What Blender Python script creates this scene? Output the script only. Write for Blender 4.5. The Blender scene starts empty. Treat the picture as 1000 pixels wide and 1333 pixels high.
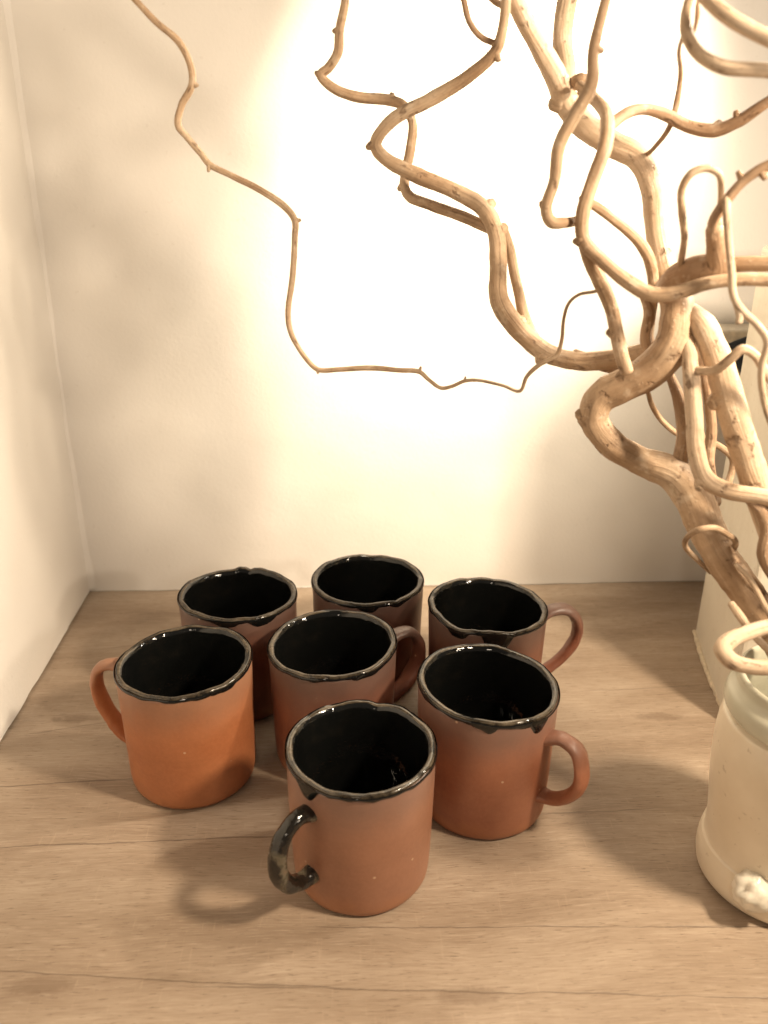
import bpy, math, random
from mathutils import Vector, Matrix, noise

sc = bpy.context.scene
C = sc.collection
rad = math.radians

# ---------------------------------------------------------------- camera
FPX, PITCH, YAW, ROLL, CAMH = 1076.17, rad(22.425), rad(3.034), rad(.4075), .378
fw = Vector((math.sin(YAW)*math.cos(PITCH), math.cos(YAW)*math.cos(PITCH), -math.sin(PITCH)))
rt = Vector((math.cos(YAW), -math.sin(YAW), 0)); up = rt.cross(fw)
rt, up = rt*math.cos(ROLL)+up*math.sin(ROLL), up*math.cos(ROLL)-rt*math.sin(ROLL)
EYE = Vector((0, 0, CAMH))
cd = bpy.data.cameras.new('camera'); cam = bpy.data.objects.new('camera', cd); C.objects.link(cam)
m = Matrix((rt, up, -fw)).transposed().to_4x4(); m.translation = EYE
cam.matrix_world = m
cd.sensor_fit = 'VERTICAL'; cd.sensor_height = 36; cd.sensor_width = 27
cd.lens = FPX/1333*36; cd.clip_start = .01; cd.clip_end = 50
cd.dof.use_dof = True; cd.dof.focus_distance = .53; cd.dof.aperture_fstop = 7.5
sc.camera = cam

# ---------------------------------------------------------------- light and exposure
sc.view_settings.view_transform = 'Standard'; sc.view_settings.look = 'None'
sc.view_settings.gamma = 1; sc.view_settings.exposure = .12; sc.view_settings.use_curve_mapping = False
w = bpy.data.worlds.new('World'); sc.world = w; w.use_nodes = True
w.node_tree.nodes['Background'].inputs[0].default_value = (1, .84, .68, 1)
w.node_tree.nodes['Background'].inputs[1].default_value = .16

def spot(name, loc, aim, energy, angle, blend, radius, col):
    d = bpy.data.lights.new(name, 'SPOT'); o = bpy.data.objects.new(name, d); C.objects.link(o)
    o.location = loc
    o.rotation_euler = (Vector(aim)-Vector(loc)).to_track_quat('-Z', 'Y').to_euler()
    d.energy = energy; d.spot_size = rad(angle); d.spot_blend = blend; d.shadow_soft_size = radius; d.color = col
    return o
spot('key_lamp', (.44, .17, .57), (.06, .30, .10), 24.0, 150, 1.0, .036, (1, .82, .60))
spot('side_lamp', (.60, -.05, .415), (.06, .57, .44), 13.0, 74, 1.0, .026, (1, .84, .65))
spot('branch_lamp', (.47, .50, .55), (.25, .41, .43), 22.0, 58, 1.0, .02, (1, .88, .70))
spot('wall_lamp', (.20, .515, .70), (.135, .722, .44), 46.0, 63, 1.0, .02, (1, .87, .66))
spot('room_lamp', (-.20, -1.40, 1.00), (.05, .50, .15), 12.0, 60, 1.0, .085, (1, .83, .64))

# ---------------------------------------------------------------- helpers
def ray(px, py): return fw + (px-500)/FPX*rt - (py-666.5)/FPX*up
def at_y(px, py, Y):
    d = ray(px, py); return EYE + d*(Y/d.y)
def at_z(px, py, z):
    d = ray(px, py); return EYE + d*((z-CAMH)/d.z)

def empty(name, loc=(0, 0, 0), rz=0):
    o = bpy.data.objects.new(name, None); C.objects.link(o); o.location = loc; o.rotation_euler = (0, 0, rz)
    o.empty_display_size = .02
    return o
def tag(o, label=None, cat=None, group=None, kind=None):
    if label: o['label'] = label
    if cat: o['category'] = cat
    if group: o['group'] = group
    if kind: o['kind'] = kind
    return o
class MB:
    def __init__(s): s.v = []; s.f = []; s.att = {}
    def grid(s, rows, closed=True, cap0=False, cap1=False):
        b = len(s.v); n = len(rows[0])
        for r in rows: s.v += [tuple(p) for p in r]
        for i in range(len(rows)-1):
            for j in range(n if closed else n-1):
                k = (j+1) % n
                s.f.append((b+i*n+j, b+i*n+k, b+(i+1)*n+k, b+(i+1)*n+j))
        if cap0:
            c = sum((Vector(p) for p in rows[0]), Vector())/n; s.v.append(tuple(c)); q = len(s.v)-1
            for j in range(n): s.f.append((q, b+(j+1) % n, b+j))
        if cap1:
            c = sum((Vector(p) for p in rows[-1]), Vector())/n; s.v.append(tuple(c)); q = len(s.v)-1
            l = b+(len(rows)-1)*n
            for j in range(n): s.f.append((q, l+j, l+(j+1) % n))
    def box(s, a, b):
        n = len(s.v)
        for z in (a[2], b[2]):
            for x, y in ((a[0], a[1]), (b[0], a[1]), (b[0], b[1]), (a[0], b[1])): s.v.append((x, y, z))
        s.f += [(n, n+3, n+2, n+1), (n+4, n+5, n+6, n+7)] + [(n+i, n+(i+1) % 4, n+4+(i+1) % 4, n+4+i) for i in range(4)]
    def build(s, name, mat, parent=None, smooth=True, bevel=0):
        me = bpy.data.meshes.new(name); me.from_pydata(s.v, [], s.f); me.update()
        if smooth: me.polygons.foreach_set('use_smooth', [True]*len(me.polygons))
        me.materials.append(mat)
        if s.att:
            at = me.attributes.new('along', 'FLOAT_VECTOR', 'POINT')
            for i, q in s.att.items(): at.data[i].vector = q
        o = bpy.data.objects.new(name, me); C.objects.link(o); o.parent = parent
        if bevel:
            bv = o.modifiers.new('bevel', 'BEVEL'); bv.width = bevel; bv.segments = 3
        return o

def catmull(P, n):
    out = []
    Q = [P[0]*2-P[1]] + P + [P[-1]*2-P[-2]]
    for i in range(1, len(Q)-2):
        a, b, c, d = Q[i-1], Q[i], Q[i+1], Q[i+2]
        # centripetal parametrisation keeps tight bends from overshooting
        def dt(u, v): return max((u.xyz-v.xyz).length, 1e-6)**.5
        t0 = 0; t1 = dt(a, b); t2 = t1+dt(b, c); t3 = t2+dt(c, d)
        for k in range(n):
            t = t1+(t2-t1)*k/n
            A1 = a*((t1-t)/(t1-t0))+b*((t-t0)/(t1-t0)); A2 = b*((t2-t)/(t2-t1))+c*((t-t1)/(t2-t1)); A3 = c*((t3-t)/(t3-t2))+d*((t-t2)/(t3-t2))
            B1 = A1*((t2-t)/(t2-t0))+A2*((t-t0)/(t2-t0)); B2 = A2*((t3-t)/(t3-t1))+A3*((t-t1)/(t3-t1))
            out.append(B1*((t2-t)/(t2-t1))+B2*((t-t1)/(t2-t1)))
    out.append(P[-1]); return out

def sweep(mb, pts, radii, seg=12, wob=0.0, seed=0, flat=None, ref=None, cap=True):
    """tube through pts; flat=(a,b) section half axes as multiples of the radius"""
    n = len(pts); rows = []
    T = [(pts[min(i+1, n-1)]-pts[max(i-1, 0)]).normalized() for i in range(n)]
    nrm = (ref or (Vector((0, 0, 1)) if abs(T[0].z) < .9 else Vector((1, 0, 0))))
    nrm = (nrm-T[0]*nrm.dot(T[0])).normalized()
    a, b = flat or (1, 1)
    L = [0.0]
    for i in range(1, n): L.append(L[-1]+(pts[i]-pts[i-1]).length)
    base = len(mb.v); att = []
    def ring(i, s, off=0.0):
        bn = T[i].cross(nrm); row = []
        for j in range(seg):
            t = 2*math.pi*j/seg
            d = nrm*math.cos(t)*a+bn*math.sin(t)*b
            p = pts[i]+T[i]*off
            r = radii[i]*s
            if wob:
                q = p*70+Vector((seed, seed*1.7, 0)); r *= 1+wob*noise.noise(q+d*1.3)+wob*.6*noise.noise(q*3.1+d*2.5)
                r *= 1+wob*.5*noise.noise(Vector((math.cos(t)*2.6, math.sin(t)*2.6, (L[i]+off)*26+seed*3.1)))
            row.append(p+d*r); att.append((math.cos(t)*.01, math.sin(t)*.01, L[i]+off+seed*.37))
        return row
    if cap: rows += [ring(0, .55, -radii[0]*.5*min(a, b)), ring(0, .86, -radii[0]*.28*min(a, b))]
    for i in range(n):
        nrm = (nrm-T[i]*nrm.dot(T[i])).normalized()
        rows.append(ring(i, 1))
    if cap: rows += [ring(n-1, .86, radii[-1]*.28*min(a, b)), ring(n-1, .55, radii[-1]*.5*min(a, b))]
    mb.grid(rows, True, cap, cap)
    for i, q in enumerate(att): mb.att[base+i] = q

# ---------------------------------------------------------------- materials
def mat(name):
    m = bpy.data.materials.new(name); m.use_nodes = True
    nt = m.node_tree; b = nt.nodes['Principled BSDF']
    return m, nt, b
class N:
    """small node-graph shorthand"""
    def __init__(s, nt): s.nt = nt; s.co = None
    def new(s, t, **k):
        n = s.nt.nodes.new(t)
        for a, v in k.items(): setattr(n, a, v)
        return n
    def put(s, sock, v):
        if isinstance(v, bpy.types.NodeSocket): s.nt.links.new(v, sock)
        elif v is not None: sock.default_value = v
    def coord(s, kind='Object'):
        return s.new('ShaderNodeTexCoord').outputs[kind]
    def mapping(s, v, scale, loc=(0, 0, 0)):
        n = s.new('ShaderNodeMapping'); s.put(n.inputs['Vector'], v); n.inputs['Scale'].default_value = scale; n.inputs['Location'].default_value = loc
        return n.outputs[0]
    def noise(s, v, scale, detail=4, rough=.55, dist=0):
        n = s.new('ShaderNodeTexNoise'); s.put(n.inputs['Vector'], v); n.inputs['Scale'].default_value = scale
        n.inputs['Detail'].default_value = detail; n.inputs['Roughness'].default_value = rough; n.inputs['Distortion'].default_value = dist
        return n.outputs['Fac']
    def ramp(s, f, stops):
        n = s.new('ShaderNodeValToRGB'); s.put(n.inputs[0], f); e = n.color_ramp.elements
        while len(e) < len(stops): e.new(.5)
        for i, (p, c) in enumerate(stops):
            e[i].position = p; e[i].color = (*c, 1) if not isinstance(c, (int, float)) else (c, c, c, 1)
        return n.outputs[0]
    def mix(s, f, a, b, mode='MIX'):
        n = s.new('ShaderNodeMix', data_type='RGBA', blend_type=mode)
        s.put(n.inputs[0], f)
        for sock, v in ((n.inputs[6], a), (n.inputs[7], b)):
            s.put(sock, v if isinstance(v, bpy.types.NodeSocket) else (*v, 1))
        return n.outputs[2]
    def math(s, op, a, b=None, c=None):
        n = s.new('ShaderNodeMath', operation=op)
        for i, v in enumerate((a, b, c)):
            if v is not None: s.put(n.inputs[i], v)
        return n.outputs[0]
    def maprange(s, v, a, b, c=0, d=1, smooth=True):
        n = s.new('ShaderNodeMapRange'); n.interpolation_type = 'SMOOTHSTEP' if smooth else 'LINEAR'
        s.put(n.inputs[0], v)
        for i, q in enumerate((a, b, c, d)): s.put(n.inputs[i+1], q)
        return n.outputs[0]
    def bump(s, h, strength, dist, normal=None):
        n = s.new('ShaderNodeBump'); s.put(n.inputs['Height'], h); n.inputs['Strength'].default_value = strength; n.inputs['Distance'].default_value = dist
        if normal: s.put(n.inputs['Normal'], normal)
        return n.outputs[0]

def wall_material():
    m, nt, b = mat('painted_plaster'); g = N(nt); co = g.coord()
    f = g.noise(co, 3.5, 3)
    col = g.mix(g.maprange(f, .35, .65), (.77, .735, .69), (.71, .675, .63))
    spk = g.maprange(g.noise(co, 160, 2), .70, .76)
    col = g.mix(g.math('MULTIPLY', spk, .12), col, (.42, .36, .30))
    nt.links.new(col, b.inputs['Base Color']); b.inputs['Roughness'].default_value = .62
    b.inputs['Specular IOR Level'].default_value = .3
    h = g.math('ADD', g.noise(co, 9, 3), g.math('MULTIPLY', g.noise(co, 320, 3), .12))
    nt.links.new(g.bump(h, .35, .004), b.inputs['Normal'])
    return m

def wood_counter_material(lines):
    m, nt, b = mat('oak_laminate'); g = N(nt); co = g.coord()
    sep = g.new('ShaderNodeSeparateXYZ'); g.put(sep.inputs[0], co); X, Y = sep.outputs[0], sep.outputs[1]
    warp = g.math('MULTIPLY', g.math('SUBTRACT', g.noise(g.mapping(co, (5, 9, 1)), 1, 3), .5), .022)
    cmb = g.new('ShaderNodeCombineXYZ'); g.put(cmb.inputs[0], X); g.put(cmb.inputs[1], g.math('ADD', Y, warp)); wc = cmb.outputs[0]
    broad = g.noise(g.mapping(wc, (4.5, 26, 1)), 1, 4, .6)
    fine = g.noise(g.mapping(wc, (26, 430, 1)), 1, 4, .65)
    fib = g.noise(g.mapping(wc, (75, 980, 1)), 1, 3, .6)
    blotch = g.noise(g.mapping(co, (6, 14, 1), (3, 1, 0)), 1, 3, .5, .6)
    col = g.ramp(broad, [(.26, (.225, .160, .109)), (.45, (.312, .233, .167)), (.62, (.378, .292, .217)), (.8, (.335, .254, .185))])
    col = g.mix(g.math('MULTIPLY', g.maprange(fine, .50, .72), .36), col, (.225, .155, .103))
    col = g.mix(g.math('MULTIPLY', g.maprange(fine, .46, .28), .26), col, (.52, .42, .325))
    col = g.mix(g.math('MULTIPLY', g.maprange(fib, .50, .68), .40), col, (.215, .147, .097))
    col = g.mix(g.math('MULTIPLY', g.maprange(fib, .46, .32), .24), col, (.54, .44, .34))
    col = g.mix(g.math('MULTIPLY', g.maprange(blotch, .54, .72), .45), col, (.235, .165, .112))
    col = g.mix(g.math('MULTIPLY', g.maprange(blotch, .42, .28), .25), col, (.48, .39, .30))
    pore = g.maprange(g.noise(g.mapping(wc, (120, 1100, 1), (2, 5, 0)), 1, 2, .5), .62, .70)
    col = g.mix(g.math('MULTIPLY', pore, .55), col, (.12, .078, .048))
    # saw-mark ticks across the grain
    tick = g.maprange(g.noise(g.mapping(co, (420, 46, 1)), 1, 2), .62, .74)
    col = g.mix(g.math('MULTIPLY', tick, .16), col, (.52, .40, .29))
    knots = None
    for kx, ky in ((-.155, .300), (.235, .505), (.06, .285), (-.20, .52)):
        dx = g.math('MULTIPLY', g.math('SUBTRACT', X, kx), 55); dy = g.math('MULTIPLY', g.math('SUBTRACT', Y, ky), 190)
        d = g.math('ADD', g.math('MULTIPLY', dx, dx), g.math('MULTIPLY', dy, dy))
        d = g.math('ADD', d, g.math('MULTIPLY', g.math('SUBTRACT', g.noise(co, 160, 3), .5), 2.0))
        k = g.maprange(d, .1, 1.4, 1, 0); knots = k if knots is None else g.math('MAXIMUM', knots, k)
    col = g.mix(g.math('MULTIPLY', knots, .45), col, (.13, .078, .045))
    # long printed splits in the boards
    wob = g.math('MULTIPLY', g.math('SUBTRACT', g.noise(g.mapping(co, (14, 3, 1)), 1, 5, .65), .5), .007)
    brk = g.noise(g.mapping(co, (26, 8, 1)), 1, 3)
    cr = None
    for (x0, y0, x1, y1, wd, st) in lines:
        s = (y1-y0)/(x1-x0)
        d = g.math('ABSOLUTE', g.math('SUBTRACT', g.math('ADD', Y, wob), g.math('MULTIPLY_ADD', X, s, y0-s*x0)))
        ww = g.math('MULTIPLY', g.maprange(brk, .3, .65, .25, 1.25), wd)
        k = g.maprange(g.math('DIVIDE', d, ww), .35, 1.0, st, 0)
        k = g.math('MULTIPLY', k, g.math('MULTIPLY', g.maprange(X, x0-.02, x0+.02), g.maprange(X, x1-.02, x1+.02, 1, 0)))
        cr = k if cr is None else g.math('MAXIMUM', cr, k)
    col = g.mix(cr, col, (.075, .045, .027))
    nt.links.new(col, b.inputs['Base Color'])
    nt.links.new(g.maprange(fine, .3, .7, .42, .58), b.inputs['Roughness']); b.inputs['Specular IOR Level'].default_value = .42
    h = g.math('SUBTRACT', g.math('ADD', g.math('MULTIPLY', fine, .5), g.math('MULTIPLY', fib, .5)), g.math('MULTIPLY', cr, 1.5))
    nt.links.new(g.bump(h, .5, .0007), b.inputs['Normal'])
    return m

def clay_material(name, c1, c2, top, fume=(.19, .125, .10), h=.088):
    m, nt, b = mat(name); g = N(nt); co = g.coord()
    sep = g.new('ShaderNodeSeparateXYZ'); g.put(sep.inputs[0], co)
    n1 = g.noise(co, 34, 4, .6); n2 = g.noise(co, 420, 3, .7); n3 = g.noise(g.mapping(co, (8, 8, 90)), 1, 3)
    col = g.mix(g.maprange(n1, .3, .7), c1, c2)
    col = g.mix(g.math('MULTIPLY', g.maprange(n3, .45, .75), .22), col, tuple(x*.72 for x in c1))
    col = g.mix(g.math('MULTIPLY', g.maprange(n2, .35, .75), .22), col, tuple(min(1, x*1.35) for x in c2))
    # glaze fumes have greyed the clay below the rim
    zz = g.math('ADD', sep.outputs[2], g.math('MULTIPLY', g.math('SUBTRACT', g.noise(co, 45, 3), .5), .022))
    col = g.mix(g.math('MULTIPLY', g.maprange(zz, h-.040, h-.003), top), col, fume)
    # bare orange foot
    col = g.mix(g.math('MULTIPLY', g.maprange(zz, .016, .003), .35), col, (.42, .17, .07))
    vor = g.new('ShaderNodeTexVoronoi'); g.put(vor.inputs['Vector'], co); vor.inputs['Scale'].default_value = 95
    sp = g.math('MULTIPLY', g.maprange(vor.outputs['Distance'], .05, .10, 1, 0), g.maprange(g.noise(co, 60, 1), .60, .66))
    col = g.mix(g.math('MULTIPLY', sp, .7), col, (.60, .42, .28))
    vor2 = g.new('ShaderNodeTexVoronoi'); g.put(vor2.inputs['Vector'], g.mapping(co, (1, 1, 1), (.3, .1, .2))); vor2.inputs['Scale'].default_value = 70
    sp2 = g.math('MULTIPLY', g.maprange(vor2.outputs['Distance'], .04, .075, 1, 0), g.maprange(g.noise(co, 50, 1), .58, .62))
    col = g.mix(sp2, col, (.02, .012, .01))
    nt.links.new(col, b.inputs['Base Color'])
    nt.links.new(g.maprange(n1, .3, .7, .34, .48), b.inputs['Roughness']); b.inputs['Specular IOR Level'].default_value = .5
    hh = g.math('ADD', g.math('MULTIPLY', n3, .8), g.math('MULTIPLY', n2, .25))
    nt.links.new(g.bump(hh, .28, .0008), b.inputs['Normal'])
    return m

def glaze_material(name='black_glaze', c=(.0042, .0045, .0043), rough=.07):
    m, nt, b = mat(name); g = N(nt); co = g.coord()
    col = g.mix(g.maprange(g.noise(co, 60, 4), .45, .75), c, (.008, .0072, .006))
    nt.links.new(col, b.inputs['Base Color']); b.inputs['Roughness'].default_value = rough
    b.inputs['Specular IOR Level'].default_value = .5
    h = g.math('ADD', g.noise(co, 55, 3), g.math('MULTIPLY', g.noise(co, 240, 2), .12))
    nt.links.new(g.bump(h, .42, .0016), b.inputs['Normal'])
    return m

def rim_material():
    m, nt, b = mat('thin_rim_glaze'); g = N(nt); co = g.coord()
    n = g.noise(co, 120, 4, .6)
    col = g.ramp(n, [(.36, (.012, .009, .006)), (.48, (.045, .033, .020)), (.62, (.082, .061, .038)), (.78, (.06, .040, .022))])
    nt.links.new(col, b.inputs['Base Color'])
    nt.links.new(g.maprange(n, .35, .65, .10, .28), b.inputs['Roughness'])
    nt.links.new(g.bump(g.noise(co, 180, 2), .3, .0008), b.inputs['Normal'])
    return m

def splashed_handle_material():
    m, nt, b = mat('glaze_splashed_clay'); g = N(nt); co = g.coord()
    n = g.noise(co, 62, 3, .5, .4)
    col = g.ramp(n, [(.44, (.010, .008, .006)), (.53, (.016, .012, .009)), (.585, (.085, .072, .048)), (.66, (.13, .095, .06)), (.72, (.27, .11, .055))])
    nt.links.new(col, b.inputs['Base Color'])
    nt.links.new(g.ramp(n, [(.48, .09), (.60, .3), (.75, .45)]), b.inputs['Roughness'])
    nt.links.new(g.bump(g.noise(co, 110, 3), .5, .002), b.inputs['Normal'])
    return m

def bark_material(name, a, bcol, c):
    m, nt, b = mat(name); g = N(nt); co = g.coord()
    at = g.new('ShaderNodeAttribute'); at.attribute_name = 'along'; al = at.outputs['Vector']
    n = g.noise(co, 30, 5, .6); f = g.noise(co, 330, 3, .65); p = g.noise(co, 120, 3)
    st = g.noise(g.mapping(al, (260, 260, 22)), 1, 4, .62, .3)          # fibres running along the wood
    scar = g.noise(g.mapping(al, (90, 90, 110)), 1, 3, .6)
    col = g.ramp(n, [(.30, a), (.52, bcol), (.74, c)])
    col = g.mix(g.math('MULTIPLY', g.maprange(st, .50, .72), .48), col, tuple(x*.55 for x in a))
    col = g.mix(g.math('MULTIPLY', g.maprange(st, .46, .28), .30), col, tuple(min(.8, x*1.25) for x in c))
    col = g.mix(g.math('MULTIPLY', g.maprange(f, .54, .72), .30), col, tuple(x*.55 for x in a))
    col = g.mix(g.math('MULTIPLY', g.maprange(p, .58, .70), .35), col, (.60, .49, .37))
    col = g.mix(g.math('MULTIPLY', g.maprange(scar, .58, .70), .68), col, (.14, .078, .040))
    vor = g.new('ShaderNodeTexVoronoi'); g.put(vor.inputs['Vector'], co); vor.inputs['Scale'].default_value = 260
    len_ = g.math('MULTIPLY', g.maprange(vor.outputs['Distance'], .14, .24, 1, 0), g.maprange(g.noise(co, 70, 1), .5, .56))
    col = g.mix(g.math('MULTIPLY', len_, .25), col, (.60, .48, .35))
    nt.links.new(col, b.inputs['Base Color']); b.inputs['Roughness'].default_value = .62; b.inputs['Specular IOR Level'].default_value = .35
    h = g.math('ADD', g.math('ADD', g.math('MULTIPLY', st, .9), g.math('MULTIPLY', f, .3)), g.math('SUBTRACT', g.math('MULTIPLY', len_, .15), g.math('MULTIPLY', g.maprange(scar, .62, .74), .6)))
    nt.links.new(g.bump(h, .7, .0016), b.inputs['Normal'])
    return m

def cream_glaze_material(name, c1, c2, rough, crackle=True):
    m, nt, b = mat(name); g = N(nt); co = g.coord()
    n = g.noise(co, 22, 4); s = g.maprange(g.noise(co, 190, 3), .66, .74)
    col = g.mix(g.maprange(n, .3, .7), c1, c2)
    col = g.mix(g.math('MULTIPLY', s, .45), col, (.34, .25, .15))
    nt.links.new(col, b.inputs['Base Color']); b.inputs['Roughness'].default_value = rough
    h = g.math('ADD', g.noise(co, 30, 3), g.math('MULTIPLY', g.noise(g.mapping(co, (6, 6, 120)), 1, 3), .45))
    nt.links.new(g.bump(h, .4, .0025), b.inputs['Normal'])
    return m

def plain(name, c, rough=.5, bump=0, bs=200):
    m, nt, b = mat(name); g = N(nt); co = g.coord()
    n = g.noise(co, bs, 4)
    nt.links.new(g.mix(g.maprange(n, .3, .7), tuple(x*.82 for x in c), tuple(min(1, x*1.1) for x in c)), b.inputs['Base Color'])
    b.inputs['Roughness'].default_value = rough
    if bump: nt.links.new(g.bump(n, .5, bump), b.inputs['Normal'])
    return m

M_wall = wall_material()
M_glaze = glaze_material(); M_rim = rim_material(); M_splash = splashed_handle_material()

# ---------------------------------------------------------------- setting: counter and the two walls
WALLY, LEFTX = .722, -.2452
def ln(p0, p1, wd, st):
    a, b = at_z(*p0, 0), at_z(*p1, 0); return (a.x, a.y, b.x, b.y, wd, st)
lines = [ln((-60, 1106), (370, 1088), .0008, .5), ln((-60, 1262), (520, 1290), .0007, .42), ln((420, 1207), (1100, 1206), .0006, .45),
         ln((250, 1283), (1150, 1302), .0007, .42), ln((-40, 1026), (165, 1014), .0009, .55), ln((40, 955), (170, 935), .0008, .4),
         ln((700, 1060), (860, 1052), .0007, .35), ln((760, 900), (900, 893), .0009, .35), ln((130, 845), (240, 832), .0010, .35)]
cb = MB()
nx, ny = 60, 50
cb.box((LEFTX-.03, -.12, -.034), (1.0, WALLY+.02, 0))
counter = cb.build('counter', wood_counter_material(lines), smooth=False, bevel=.002); tag(counter, kind='structure')

def wall_sheet(name, a, b, z0, z1, nrm, seed, n=90, k=60):
    """hand-plastered wall: gently uneven face, thick slab behind"""
    mb = MB(); a = Vector(a); b = Vector(b); nrm = Vector(nrm); rows = []
    for i in range(k+1):
        z = z0+(z1-z0)*(i/k)**1.35; row = []
        for j in range(n+1):
            p = a.lerp(b, j/n); p = Vector((p.x, p.y, z))
            d = .0024*noise.noise(p*6+Vector((seed, 0, 0)))+.0007*noise.noise(p*28+Vector((0, seed, 0)))
            if i == 0: d += .0012*noise.noise(p*60)
            row.append(p+nrm*d)
        rows.append(row)
    mb.grid(rows, False)
    back = [[p-nrm*.06 for p in (Vector(r[0]), Vector(r[-1]))] for r in (rows[0], rows[-1])]
    mb.grid(back, False)
    for e in ((rows[0], back[0]), (rows[-1], back[1])):
        mb.grid([[e[0][0], e[0][-1]], e[1]], False)
    return mb
# the walls end a hair above the board, leaving the dark joint line
o = wall_sheet('wall_back', (LEFTX-.05, WALLY, 0), (1.0, WALLY, 0), .0006, .95, (0, -1, 0), 3).build('wall_back', M_wall); tag(o, kind='structure')
o = wall_sheet('wall_left', (LEFTX, -.12, 0), (LEFTX, WALLY+.02, 0), .0022, .95, (1, 0, 0), 9).build('wall_left', M_wall); tag(o, kind='structure')
# rounded plaster fillet in the corner
mb = MB(); rows = []
for i in range(41):
    z = .004+.94*i/40; row = []
    for j in range(7):
        t = math.pi/2*j/6; R = .013+.003*noise.noise(Vector((0, 0, z*9)))
        row.append(Vector((LEFTX-.0022+R*(1-math.cos(t)), WALLY+.0022-R*(1-math.sin(t)), z)))
    rows.append(row)
mb.grid(rows, False); o = mb.build('wall_corner_fillet', M_wall); tag(o, kind='structure')

# ---------------------------------------------------------------- mugs
def periodic(seed, lo, hi, power=1.0):
    r = random.Random(seed); T = [(k, r.uniform(-1, 1)/k**power, r.uniform(0, 6.283)) for k in range(lo, hi+1)]
    s = sum(abs(a) for _, a, _ in T) or 1
    return lambda t: sum(a*math.cos(k*t+p) for k, a, p in T)/s*1.6

def make_mug(X, Y, R, h, handle_az, seed, clay, label, tilt=(0, 0), drips=(), notches=(), handle=None, handle_mat=None, oval=(0, 0), hscale=1.0, hthick=1.0, hwob=.10, hflat=(.76, 1.28)):
    root = empty('mug', (X, Y, 0.0006)); tag(root, label, 'mug', 'terracotta mugs on the counter')
    SEG = 192
    shape = periodic(seed, 2, 5, 1.2); wave = periodic(seed+1, 3, 16, .8); jag = periodic(seed+2, 14, 46, .35); drip = periodic(seed+3, 5, 24, .5)
    def rr(t, z):           # outline factor
        k = z/h
        return 1+.010*shape(t)*(.4+.6*k)+oval[0]*math.cos(2*(t-oval[1]))*k
    def dz(t):              # uneven torn rim
        v = .0009*wave(t)+.0002*jag(t)+tilt[0]*math.cos(t-tilt[1])
        for (na, nw, nd) in notches:
            d = (t-na+math.pi) % (2*math.pi)-math.pi; v += nd*math.exp(-(d/nw)**2)
        return v
    def P(r, z, t, o=0):
        zz = z+dz(t)*max(0, z/h)**5
        q = r*rr(t, z)+o
        lump = .0005*noise.noise(Vector((math.cos(t)*2.2, math.sin(t)*2.2, z*45+seed*7)))
        return Vector(((q+lump)*math.cos(t), (q+lump)*math.sin(t), zz))
    ang = [2*math.pi*j/SEG for j in range(SEG)]
    wall = .0043
    prof = [(.86*R, 0), (.905*R, .0006), (.93*R, .0022), (.945*R, .005), (.957*R, .010), (.965*R, .020), (.972*R, .034), (.98*R, .05), (.988*R, .064), (.994*R, .076), (R, h-.004), (R-.0002, h-.002)]
    mb = MB(); rows = [[P(r, z, t) for t in ang] for r, z in prof]
    inner = [(R-wall+.0006, h-.0026), (R-wall, h-.02), (.96*R-wall, .02), (.90*R-wall, .0085), (.75*R, .006), (.35*R, .0055)]
    rows += [[P(r, z, t) for t in ang] for r, z in inner]
    mb.grid(rows, True, True, True); mb.build('body', clay, root)
    # glossy black lining
    lin = [(R-.0012, h+.0001), (R-wall+.0002, h-.0006), (R-wall-.0006, h-.004), (R-wall-.0008, h-.02), (.965*R-wall-.0008, .03), (.945*R-wall, .018), (.90*R-wall, .0105), (.80*R, .0076), (.60*R, .0068), (.30*R, .0066)]
    mb = MB(); mb.grid([[P(r, z, t) for t in ang] for r, z in lin], True, False, True); mb.build('glaze_lining', M_glaze, root)
    # thin olive lip
    mb = MB(); rows = []
    for k in range(9):
        a = math.pi*(-.06+1.0*k/8); row = []
        for t in ang:
            wdt = .00150*(1+.20*wave(t*1.0+1.3)+.05*jag(t+.7))
            row.append(P(R-wall/2, h-.0012, t, math.cos(a)*wdt*1.2)+Vector((0, 0, math.sin(a)*wdt*.85)))
        rows.append(row)
    mb.grid(rows); mb.build('rim', M_rim, root)
    # black glaze run over the lip with an uneven lower edge
    mb = MB(); rows = []
    def low(t):
        v = .0026+.0016*drip(t)+.0004*jag(t*1.0+2)
        for (da, dw, dl) in drips:
            d = (t-da+math.pi) % (2*math.pi)-math.pi; v += dl*math.sqrt(max(0, 1-(d/(dw*1.1))**2))
        return max(v, .0010)
    for k in range(9):
        s = k/8; row = []
        for t in ang:
            th = .00075*math.sin(math.pi*min(1, s*1.02+.12))**.6 if s < .99 else -.0002
            row.append(P(R, h-.0008-low(t)*s, t, th))
        rows.append(row)
    mb.grid(rows); mb.build('glaze_drip', M_glaze, root)
    # pulled strap handle
    hp = handle or [(-.0016, .073), (.010, .0765), (.0215, .072), (.0275, .060), (.0265, .046), (.0185, .034), (.007, .0275), (-.0016, .0265)]
    ca, sa = math.cos(handle_az), math.sin(handle_az)
    pts = catmull([Vector(((R*.985+u*hscale)*ca, (R*.985+u*hscale)*sa, z)) for u, z in hp], 12)
    n = len(pts); rd = []
    for i in range(n):
        s = i/(n-1); e = max(0, 1-s/.2)**2.2+max(0, 1-(1-s)/.2)**2.2
        rd.append(.0049*hthick*(1+.10*math.sin(s*7+seed)+.24*e))
    mb = MB(); sweep(mb, pts, rd, 22, hwob, seed, flat=hflat, ref=Vector((0, 0, 1)), cap=False)
    mb.build('handle', handle_mat or clay, root)
    return root

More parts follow.
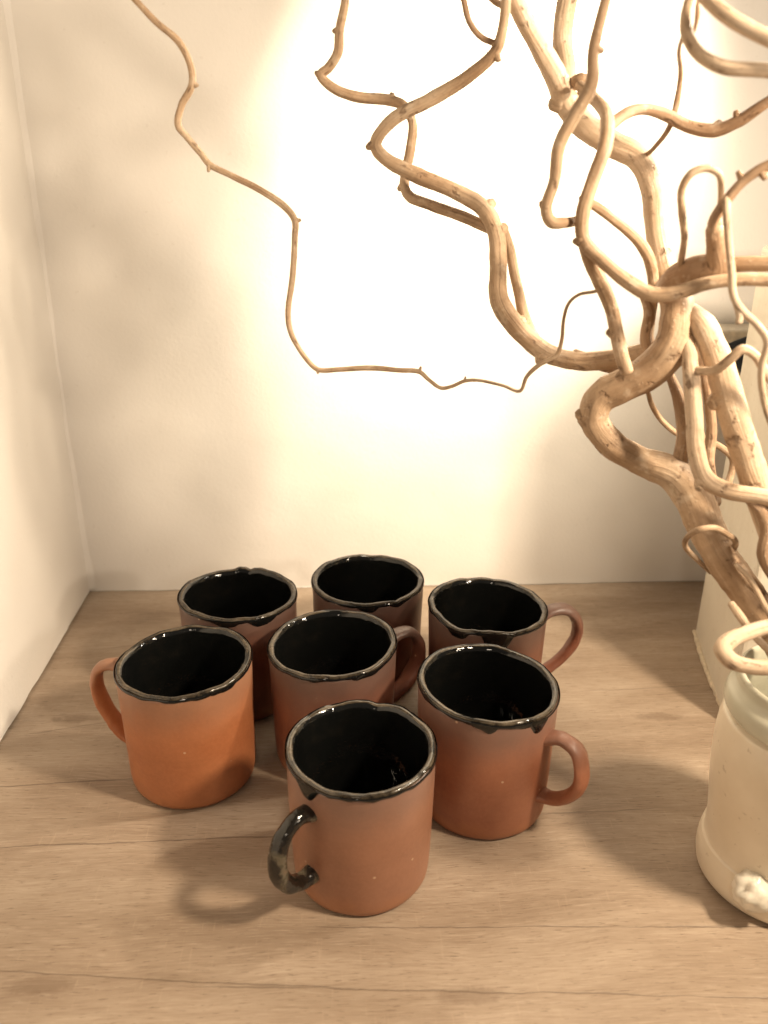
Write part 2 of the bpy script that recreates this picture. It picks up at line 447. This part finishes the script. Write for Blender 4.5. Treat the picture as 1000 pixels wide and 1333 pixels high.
D2 = rad
clay_red = clay_material('red_brown_clay', (.165, .057, .033), (.21, .079, .045), .85, (.105, .07, .057))
clay_orange = clay_material('orange_clay', (.335, .115, .046), (.39, .145, .06), .62, (.21, .135, .092))
clay_brown = clay_material('warm_brown_clay', (.265, .120, .070), (.31, .147, .088), .62, (.175, .118, .098))
clay_mid = clay_material('rust_clay', (.25, .09, .047), (.30, .118, .063), .8, (.16, .105, .085))
make_mug(-.0787, .5483, .0427, .0881, D2(112), 11, clay_red, 'mug at the back left behind the orange mug, its handle out of sight',
         tilt=(.0010, D2(200)), drips=[(D2(262), .22, .003), (D2(300), .22, .004)], notches=[(D2(83), .05, -.0016), (D2(70), .10, .0012), (D2(95), .07, .0012)], oval=(.012, 0))
make_mug(.0178, .5683, .0426, .0880, D2(75), 23, clay_red, 'mug farthest back, nearest the wall, in the middle of the back row', tilt=(.0006, D2(90)),
         drips=[(D2(268), .16, .0036), (D2(300), .13, .002)], notches=[(D2(300), .07, -.0012)])
make_mug(.1035, .5238, .0426, .0881, D2(8), 37, clay_red, 'mug at the back right with torn glaze on its left rim and handle pointing right', tilt=(.0016, D2(170)),
         drips=[(D2(270), .22, .010), (D2(232), .16, .004)], notches=[(D2(228), .22, -.0022), (D2(262), .10, .0010)],
         handle=[(-.0016, .072), (.008, .0775), (.020, .077), (.029, .066), (.029, .052), (.020, .037), (.007, .026), (-.0016, .022)])
make_mug(-.1029, .4591, .0429, .0877, D2(166), 41, clay_orange, 'bright orange mug at the left with flat strap handle pointing to the left wall', tilt=(.0014, D2(15)),
         drips=[(D2(312), .18, .0022)], handle=[(-.0016, .074), (.008, .0775), (.0185, .073), (.0225, .060), (.0195, .045), (.0125, .031), (.005, .022), (-.0016, .018)])
make_mug(-.0085, .4765, .0427, .0881, D2(30), 53, clay_red, 'mug in the centre of the cluster, half hidden behind the front mug', tilt=(.0016, D2(20)),
         drips=[(D2(300), .2, .0022)], handle=[(-.0016, .072), (.008, .0765), (.020, .076), (.028, .066), (.028, .050), (.019, .036), (.007, .028), (-.0016, .026)])
make_mug(.0872, .4248, .0429, .0892, D2(-40), 67, clay_mid, 'rust brown mug in front right with thick glaze drips and round handle toward the vase', tilt=(.0022, D2(165)),
         drips=[(D2(258), .16, .0032), (D2(304), .13, .0068), (D2(290), .30, .0016)],
         handle=[(-.0016, .066), (.009, .0695), (.018, .0665), (.0228, .056), (.0225, .042), (.0155, .0305), (.006, .0245), (-.0016, .0235)])
make_mug(.0080, .3710, .0413, .0863, D2(226), 79, clay_brown, 'frontmost mug with black glaze splashed over its handle', tilt=(.0008, D2(120)),
         drips=[(D2(226), .17, .0065), (D2(330), .25, .0012)], notches=[(D2(75), .08, -.0012)], handle_mat=M_splash, hthick=.98, hwob=.10, hflat=(.92, 1.08),
         handle=[(-.0016, .066), (.009, .068), (.0180, .063), (.0225, .0525), (.0220, .040), (.0160, .0295), (.007, .0245), (-.0016, .0240)])

# ---------------------------------------------------------------- vase
VX, VY = .2480, .3540
M_vase = cream_glaze_material('cream_stoneware_glaze', (.74, .65, .51), (.66, .56, .42), .30)
M_neck = cream_glaze_material('grey_green_glaze', (.55, .53, .42), (.46, .435, .335), .2)
vase = empty('vase', (VX, VY, .0005)); tag(vase, 'cream stoneware vase with ledged foot, holding the twisted branch at the right edge', 'vase')
def lathe(mb, prof, seg=96, amp=.0008, seed=1, cap0=False, cap1=False):
    rows = []
    for r, z in prof:
        rows.append([Vector(((r+amp*noise.noise(Vector((math.cos(t)*1.6, math.sin(t)*1.6, z*30+seed))))*math.cos(t), (r+amp*noise.noise(Vector((math.cos(t)*1.6, math.sin(t)*1.6, z*30+seed))))*math.sin(t), z)) for t in [2*math.pi*j/seg for j in range(seg)]])
    mb.grid(rows, True, cap0, cap1)
def smooth_prof(pts, n=6):
    return [(p.x, p.y) for p in catmull([Vector((a, b, 0)) for a, b in pts], n)]
body_prof = smooth_prof([(.0375, 0), (.0408, .0008), (.0432, .004), (.0444, .010), (.0443, .016), (.0434, .0215), (.0430, .0232)]) + smooth_prof([(.0418, .0236), (.0414, .027), (.0418, .037), (.0430, .052), (.0446, .068), (.0456, .082), (.0457, .092), (.0450, .100), (.0436, .1065)]) \
    + smooth_prof([(.0430, .1072), (.0402, .1085), (.0396, .1098)])
mb = MB(); lathe(mb, body_prof, cap0=True); mb.build('body', M_vase, vase)
mb = MB(); lathe(mb, smooth_prof([(.0396, .1097), (.0428, .1106), (.0442, .1135), (.0442, .1175), (.0434, .121), (.0418, .1235), (.0405, .1265), (.0400, .1295), (.0396, .1318), (.0384, .1328), (.0371, .1318), (.0364, .128), (.0362, .118), (.038, .10), (.039, .07), (.037, .03), (.030, .012), (.012, .009)]), seed=4, cap1=True)
mb.build('neck', M_neck, vase)
# modelled lump with petals on the foot
mb = MB(); rows = []
for i in range(15):
    a = math.pi*(i+.01)/14.02-math.pi/2; row = []
    for j in range(24):
        t = 2*math.pi*j/24; d = Vector((math.cos(t)*math.cos(a), math.sin(t)*math.cos(a), math.sin(a)))
        r = .0098*(1+.28*noise.noise(d*2.1+Vector((5, 2, 1)))+.16*noise.noise(d*5+Vector((1, 7, 3))))
        row.append(d*r)
    rows.append(row)
mb.grid(rows, True, True, True)
o = mb.build('clay_lump', plain('white_slip', (.80, .74, .62), .28, .0006, 120), vase)
o.location = (-.0311, -.0311, .0205); o.scale = (1, 1, 1.1)

# ---------------------------------------------------------------- tall pale boxed pillar and the box on the wall behind
A = at_z(904, 825, 0); B = at_z(936, 922, 0); dirv = (A-B).normalized(); side = Vector((dirv.y, -dirv.x, 0))
M_pil = cream_glaze_material('old_cream_paint', (.70, .64, .53), (.64, .575, .465), .4)
pil = empty('tall_box', (A.x, A.y, 0)); tag(pil, 'tall plain cream box standing behind the vase at the right edge', 'box')
mb = MB(); F = A-dirv*.135; G2 = F+side*.12; H2 = A+side*.12
rows = []
for z in (.0008, .10, .20, .33): rows.append([Vector((p.x-A.x, p.y-A.y, z)) for p in (A, H2, G2, F)])
mb.grid(rows, True, True, True); mb.build('casing', M_pil, pil, smooth=False, bevel=.004)
mb = MB(); pts = []; rd = []
for i in range(60):
    s = i/59; p = A+dirv*.001-dirv*.125*s-side*(-.0004+.0012*math.sin(s*5)); pts.append(Vector((p.x-A.x, p.y-A.y, .0016+.0016*noise.noise(Vector((s*16, 0, 0))))))
    rd.append(.0021*(1+.6*noise.noise(Vector((s*22, 4, 0)))))
sweep(mb, pts, rd, 10, .25, 3); mb.build('sealant_bead', plain('sealant', (.62, .52, .38), .5, .0004), pil)

bx = empty('wall_fitting', at_y(957, 462, WALLY-.03)); tag(bx, 'small pale wall fitting with dark blue front, seen between the branches', 'wall fitting')
c = bx.location
mb = MB(); mb.box((-.022, -.006, -.030), (.040, .030, .022)); mb.build('casing', plain('box_plastic', (.62, .55, .44), .4), bx, smooth=False, bevel=.003)
mb = MB()
q = [Vector((-.013, -.0085, .010)), Vector((.012, -.0085, -.026)), Vector((.030, -.0085, -.022)), Vector((.030, -.0085, .004)), Vector((.004, -.0085, .017))]
mb.grid([q, [p+Vector((0, .004, 0)) for p in q]], True, True, True); mb.build('front_cover', plain('dark_blue_enamel', (.022, .032, .048), .35), bx, smooth=False, bevel=.0008)

# ---------------------------------------------------------------- the twisted branch
BK_pale = bark_material('pale_bark', (.44, .31, .20), (.54, .40, .275), (.61, .48, .355))
BK_mid = bark_material('tan_bark', (.29, .18, .10), (.43, .295, .185), (.55, .415, .29))
BK_dark = bark_material('brown_bark', (.25, .15, .085), (.33, .21, .125), (.40, .27, .17))
plant = empty('twisted_branch', (VX, VY, .10)); tag(plant, 'pale twisted corkscrew branch rising from the cream vase, spreading over the mugs', 'branch')
PL = Vector(plant.location)
def limb(name, pts, m, seg=14, sub=8, wob=.10, seed=0, knots=()):
    """pts: (px, py, radius px, Y)"""
    P4 = []
    for px, py, r, Y in pts:
        p = at_y(px, py, Y); dep = (p-EYE).dot(fw); p = p-PL
        P4.append(Vector((p.x, p.y, p.z, r*dep/FPX)))
    class V4: pass
    # centripetal spline on xyz + radius
    xyz = catmull([Vector(p[:3]) for p in P4], sub)
    rad_ = []
    for i in range(len(P4)-1):
        for k in range(sub): rad_.append(P4[i][3]+(P4[i+1][3]-P4[i][3])*k/sub)
    rad_.append(P4[-1][3])
    mb = MB(); sweep(mb, xyz, rad_, seg, wob, seed)
    rng = random.Random(seed+5)
    for (idx, ox, oz, ln_) in knots:      # bud scars and stubs
        p = Vector(P4[idx][:3]); r = P4[idx][3]; d = (rt*ox+up*oz).normalized()
        sweep(mb, [p+d*r*.5, p+d*(r+ln_*.3)+fw*.0003, p+d*(r+ln_*.62)], [r*.85, r*.62, r*.50], 9, .25, seed+idx)
    return mb.build(name, m, plant)

limb('trunk', [(1030, 865, 22, .365), (1002, 812, 23, .372), (975, 775, 22, .378), (942, 730, 22, .386), (918, 685, 23, .394), (900, 642, 25, .402), (876, 616, 22, .408), (835, 601, 18, .414), (797, 578, 18, .418), (774, 547, 18, .420), (781, 519, 20, .420), (815, 499, 22, .416), (852, 478, 24, .412), (877, 445, 23, .412), (882, 405, 21, .418), (878, 370, 19, .428)], BK_mid, 18, 8, .10, 1, [(8, -1, .4, .002), (9, -1, .5, .001)])
limb('limb', [(878, 395, 18, .425), (864, 345, 16, .440), (855, 295, 15, .452), (850, 245, 16, .462), (832, 207, 16, .470), (795, 186, 16, .476), (760, 162, 16, .480), (738, 135, 16, .482), (728, 108, 15, .480), (705, 65, 13, .474), (680, 20, 12, .466), (660, -25, 11, .46)], BK_pale, 16, 8, .09, 2, [(7, -1, 0, .002)])
limb('limb', [(735, 118, 13, .486), (737, 90, 13, .496), (732, 60, 13, .505), (735, 20, 13, .512), (745, -30, 13, .52)], BK_pale, 14, 8, .08, 3)
limb('twig', [(742, 112, 9, .482), (757, 103, 8, .474), (763, 112, 7, .480), (756, 124, 6, .488)], BK_dark, 12, 6, .1, 4)
limb('limb', [(892, 405, 14, .420), (915, 425, 17, .408), (934, 465, 18, .400), (948, 515, 19, .394), (966, 575, 19, .388), (988, 640, 19, .382), (1012, 705, 19, .374), (1035, 770, 18, .368)], BK_pale, 16, 8, .09, 5, [(3, -.8, -.4, .002)])
limb('limb', [(886, 418, 8, .416), (896, 452, 9.5, .405), (900, 490, 11, .396), (904, 545, 11, .390), (907, 590, 11.5, .386), (918, 622, 12, .382), (945, 638, 11, .378), (990, 646, 11, .372), (1040, 655, 11, .366)], BK_pale, 14, 8, .06, 6, [(5, -.5, -.9, .002)])
limb('limb', [(872, 488, 6, .424), (884, 520, 8, .418), (890, 565, 9, .412), (886, 605, 10, .408), (900, 640, 12, .404)], BK_dark, 12, 8, .09, 7)
limb('limb', [(925, 655, 13, .398), (922, 600, 8, .408), (926, 560, 7, .412), (920, 505, 6, .415), (905, 440, 6, .418)], BK_dark, 12, 8, .12, 8)
limb('branch', [(800, -40, 8, .385), (786, 10, 7.5, .388), (773, 65, 8, .392), (770, 110, 9, .394), (748, 150, 9, .396), (728, 190, 9, .398), (722, 235, 8, .400), (711, 272, 8, .400), (718, 289, 8, .400), (735, 290, 7, .402), (756, 286, 6, .412)], BK_mid, 14, 8, .07, 9, [(2, 1, 0, .002), (7, -.6, .8, .0015)])
limb('branch', [(755, 112, 7, .470), (775, 130, 8, .445), (790, 152, 9, .425), (788, 190, 9.5, .412), (772, 235, 9.5, .404), (759, 278, 9.5, .400), (760, 312, 9, .398), (785, 340, 9, .394), (815, 365, 9.5, .390), (848, 383, 10, .386), (882, 381, 9.5, .382), (920, 369, 9, .378), (965, 364, 8.5, .374), (1035, 366, 8.5, .368)], BK_mid, 14, 8, .06, 10, [(6, -1, -.2, .0015)])
limb('branch', [(757, 305, 8, .400), (766, 335, 9, .402), (782, 368, 10, .404), (796, 402, 9, .404), (803, 435, 9, .402), (810, 465, 9, .400), (816, 484, 8.5, .398)], BK_mid, 14, 8, .08, 11, [(4, -1, .2, .001)])
limb('branch', [(793, 165, 8, .424), (815, 148, 7.5, .430), (838, 142, 7, .436), (868, 150, 8, .440), (895, 164, 8, .440), (930, 170, 8.5, .436), (962, 158, 8, .430), (995, 136, 7, .424), (1035, 112, 7, .418)], BK_dark, 12, 8, .10, 12, [(6, -.3, 1, .003), (5, .6, .9, .003)])
limb('branch', [(756, 258, 4, .412), (775, 268, 6.5, .416), (802, 288, 7, .420), (830, 312, 7.5, .424), (846, 340, 7.5, .428), (851, 380, 7, .432), (847, 410, 7, .434)], BK_mid, 12, 8, .08, 13)
limb('branch', [(832, 372, 5, .436), (845, 405, 8, .432), (842, 440, 9, .430), (852, 475, 9, .426)], BK_dark, 12, 8, .1, 14)
limb('limb', [(872, 452, 14, .424), (835, 460, 13, .432), (795, 468, 12.5, .440), (750, 470, 12, .446), (710, 458, 12.5, .450), (672, 425, 13, .453), (650, 390, 12.5, .455), (649, 340, 12, .458), (646, 305, 11.5, .460), (630, 272, 11, .462), (590, 248, 10, .466), (545, 229, 10, .470), (502, 207, 8.5, .474), (489, 188, 8, .474), (510, 157, 8.5, .472), (560, 130, 9, .466), (612, 98, 8.5, .460), (644, 68, 8, .455), (655, 35, 7, .450), (660, -20, 6.5, .446)], BK_mid, 14, 8, .10, 15, [(5, .7, .5, .0015), (8, .7, .6, .003), (9, .8, .6, .003), (13, -1, -.3, .002), (17, .3, -.5, .002), (4, -.5, -.8, .0015)])
limb('branch', [(868, 470, 9, .430), (830, 482, 9, .436), (790, 476, 9, .442), (748, 462, 8, .448)], BK_dark, 12, 6, .12, 16)
limb('branch', [(656, 296, 5, .462), (664, 325, 6.5, .464), (673, 370, 7, .464), (684, 415, 7, .462), (700, 447, 7, .458)], BK_mid, 12, 8, .08, 17)
limb('branch', [(642, 300, 6.5, .464), (605, 283, 7, .470), (560, 267, 7, .476), (534, 256, 7, .480), (527, 243, 6.5, .482), (534, 195, 6.5, .486), (537, 160, 6, .488), (526, 138, 6.5, .490), (508, 131, 7, .492), (465, 126, 7, .494), (435, 115, 6.5, .494), (418, 98, 6, .494), (428, 88, 6, .494), (440, 68, 6.5, .492), (442, 40, 6, .490), (449, 5, 5.5, .488), (452, -30, 5, .486)], BK_mid, 12, 8, .08, 18, [(4, -1, -.3, .001), (8, .3, 1, .0015), (11, -1, .6, .001), (14, -1, 0, .001)])
limb('twig', [(600, -25, 4.5, .455), (605, 5, 4.5, .455), (611, 28, 4.5, .455), (626, 48, 4.5, .455), (646, 57, 4, .455)], BK_dark, 10, 8, .1, 19)
limb('twig', [(632, -12, 5, .455), (645, 2, 5, .455), (655, 8, 4.5, .452)], BK_dark, 10, 6, .1, 20)
limb('twig', [(784, 377, 2.4, .404), (772, 380, 2.4, .408), (755, 383, 2.3, .412), (741, 394, 2.3, .418), (734, 415, 2.3, .424), (731, 445, 2.6, .428), (724, 463, 3, .430), (702, 475, 3, .432), (686, 490, 2.6, .434), (677, 509, 2.2, .436), (655, 502, 2, .438), (622, 495, 2.2, .442), (605, 496, 2.4, .444), (588, 503, 2.4, .446), (574, 505, 2.5, .448), (558, 494, 2.6, .450), (546, 484, 3, .452), (520, 482, 3.2, .454), (480, 479, 3.6, .458), (440, 481, 3, .462), (414, 481, 3.2, .464), (398, 466, 3.2, .466), (380, 436, 3.4, .468), (375, 410, 3.6, .470), (381, 360, 3.8, .472), (384, 310, 4, .474), (384, 287, 4.2, .474), (372, 270, 4.6, .476), (340, 248, 4.4, .478), (300, 228, 4, .480), (273, 214, 4.2, .482), (262, 200, 4.4, .482), (243, 178, 4.4, .482), (232, 163, 4.6, .482), (236, 138, 4.6, .482), (250, 110, 4.8, .480), (248, 85, 4.6, .478), (233, 55, 4.8, .476), (205, 30, 4.4, .474), (178, 2, 4, .472), (145, -35, 4, .470)], BK_mid, 10, 6, .10, 21,
     [(35, 1, -.1, .0015), (30, -.2, -1, .003), (26, 1, .1, .0018), (16, .3, 1, .0025), (12, .2, 1, .0022), (20, 0, -1, .001)])
limb('branch', [(1045, 96, 9, .36), (985, 91, 9, .362), (940, 87, 9, .366), (910, 70, 8.5, .372), (895, 45, 8.5, .376), (894, 20, 8, .380), (902, -10, 7.5, .384), (912, -40, 7, .388)], BK_pale, 14, 8, .06, 22)
limb('branch', [(905, -22, 9, .376), (925, 2, 9.5, .370), (955, 26, 10, .364), (1000, 50, 10, .358), (1050, 70, 10, .352)], BK_pale, 14, 8, .07, 23)
limb('twig', [(906, -14, 3, .380), (908, 2, 3, .384), (908, 20, 3.6, .386), (904, 42, 2, .388)], BK_dark, 10, 6, .1, 24)
limb('twig', [(891, 40, 2.6, .384), (884, 66, 3, .410), (886, 100, 3.5, .444), (882, 130, 4.2, .446), (872, 165, 3.8, .446), (852, 192, 3, .456), (838, 205, 3, .470)], BK_dark, 10, 8, .1, 25)
limb('branch', [(868, 380, 17, .414), (884, 362, 19, .404), (908, 352, 20, .396), (934, 345, 18, .390), (932, 320, 12, .386), (930, 298, 11, .382)], BK_dark, 16, 8, .08, 26, [(5, .3, 1, .002)])
limb('branch', [(928, 310, 8, .382), (929, 288, 7, .380), (945, 262, 6.5, .378), (968, 236, 6.5, .376), (990, 221, 7, .374), (1035, 200, 7, .370)], BK_dark, 12, 8, .15, 27, [(3, -.5, .9, .004), (4, .5, -.9, .003)])
limb('twig', [(886, 345, 4.5, .398), (891, 310, 4.5, .394), (888, 275, 5, .390), (888, 245, 5, .386), (900, 226, 5, .384), (920, 219, 5, .384), (936, 227, 4.6, .384), (939, 250, 4.2, .386), (937, 275, 4, .388)], BK_mid, 12, 8, .08, 28)
limb('twig', [(946, 258, 5, .3775), (946, 275, 5, .374), (948, 310, 5, .372), (952, 350, 5, .368), (955, 385, 5, .366), (966, 404, 5.5, .364), (985, 422, 5, .362), (999, 445, 5, .360), (992, 475, 4.6, .360), (992, 505, 4.6, .360), (1002, 545, 4.6, .360), (1025, 590, 5, .36)], BK_pale, 12, 8, .07, 29)
limb('twig', [(958, 392, 5, .366), (963, 410, 5, .364), (962, 420, 4.5, .363)], BK_pale, 10, 5, .07, 30)
limb('twig', [(890, 472, 5, .404), (905, 481, 5.5, .396), (930, 482, 6, .386), (950, 468, 6.5, .380), (967, 455, 6.5, .378), (983, 463, 6, .378), (1000, 490, 6, .378), (1030, 520, 6, .378)], BK_pale, 12, 8, .07, 31)
limb('twig', [(842, 505, 3, .43), (850, 530, 3.6, .436), (866, 552, 3.6, .440), (888, 568, 3.6, .442), (915, 572, 4.5, .440), (940, 583, 4.5, .438), (954, 598, 4.6, .436), (951, 620, 4.6, .434), (944, 642, 4.6, .425)], BK_mid, 10, 8, .12, 32, [(4, 0, 1, .003)])
limb('tendril', [(925, 745, 3, .398), (908, 729, 3.4, .388), (892, 711, 3.6, .380), (896, 698, 3.8, .372), (912, 689, 4, .364), (930, 687, 4, .366), (944, 694, 4, .372), (957, 704, 4, .380), (955, 714, 3.6, .386), (945, 718, 3, .390)], BK_mid, 10, 8, .07, 33)
limb('branch', [(975, 650, 6, .374), (992, 668, 8, .370), (998, 692, 8.5, .368), (994, 720, 9, .366), (1004, 745, 8, .364), (1030, 770, 8, .362)], BK_dark, 12, 8, .1, 34)
limb('branch', [(925, 352, 9, .402), (960, 344, 9.5, .396), (1000, 343, 10, .390), (1050, 338, 10, .384)], BK_mid, 14, 8, .1, 35)
limb('curl', [(1045, 812, 9, .338), (1010, 814, 10, .336), (978, 822, 10, .332), (950, 834, 11, .328), (941, 846, 11.5, .324), (952, 860, 11, .320), (978, 868, 10, .318), (1010, 868, 10, .318), (1050, 860, 9, .32)], BK_pale, 14, 8, .06, 36)
limb('twig', [(952, 786, 5, .362), (962, 800, 6, .356), (975, 818, 5.5, .350), (992, 838, 5, .346), (1012, 856, 5, .344), (1035, 880, 5, .344)], BK_pale, 12, 8, .06, 37)
limb('twig', [(958, 735, 3, .372), (975, 752, 4, .368), (990, 778, 4, .364), (1004, 805, 4, .360), (1020, 850, 4, .36)], BK_pale, 10, 8, .06, 38)
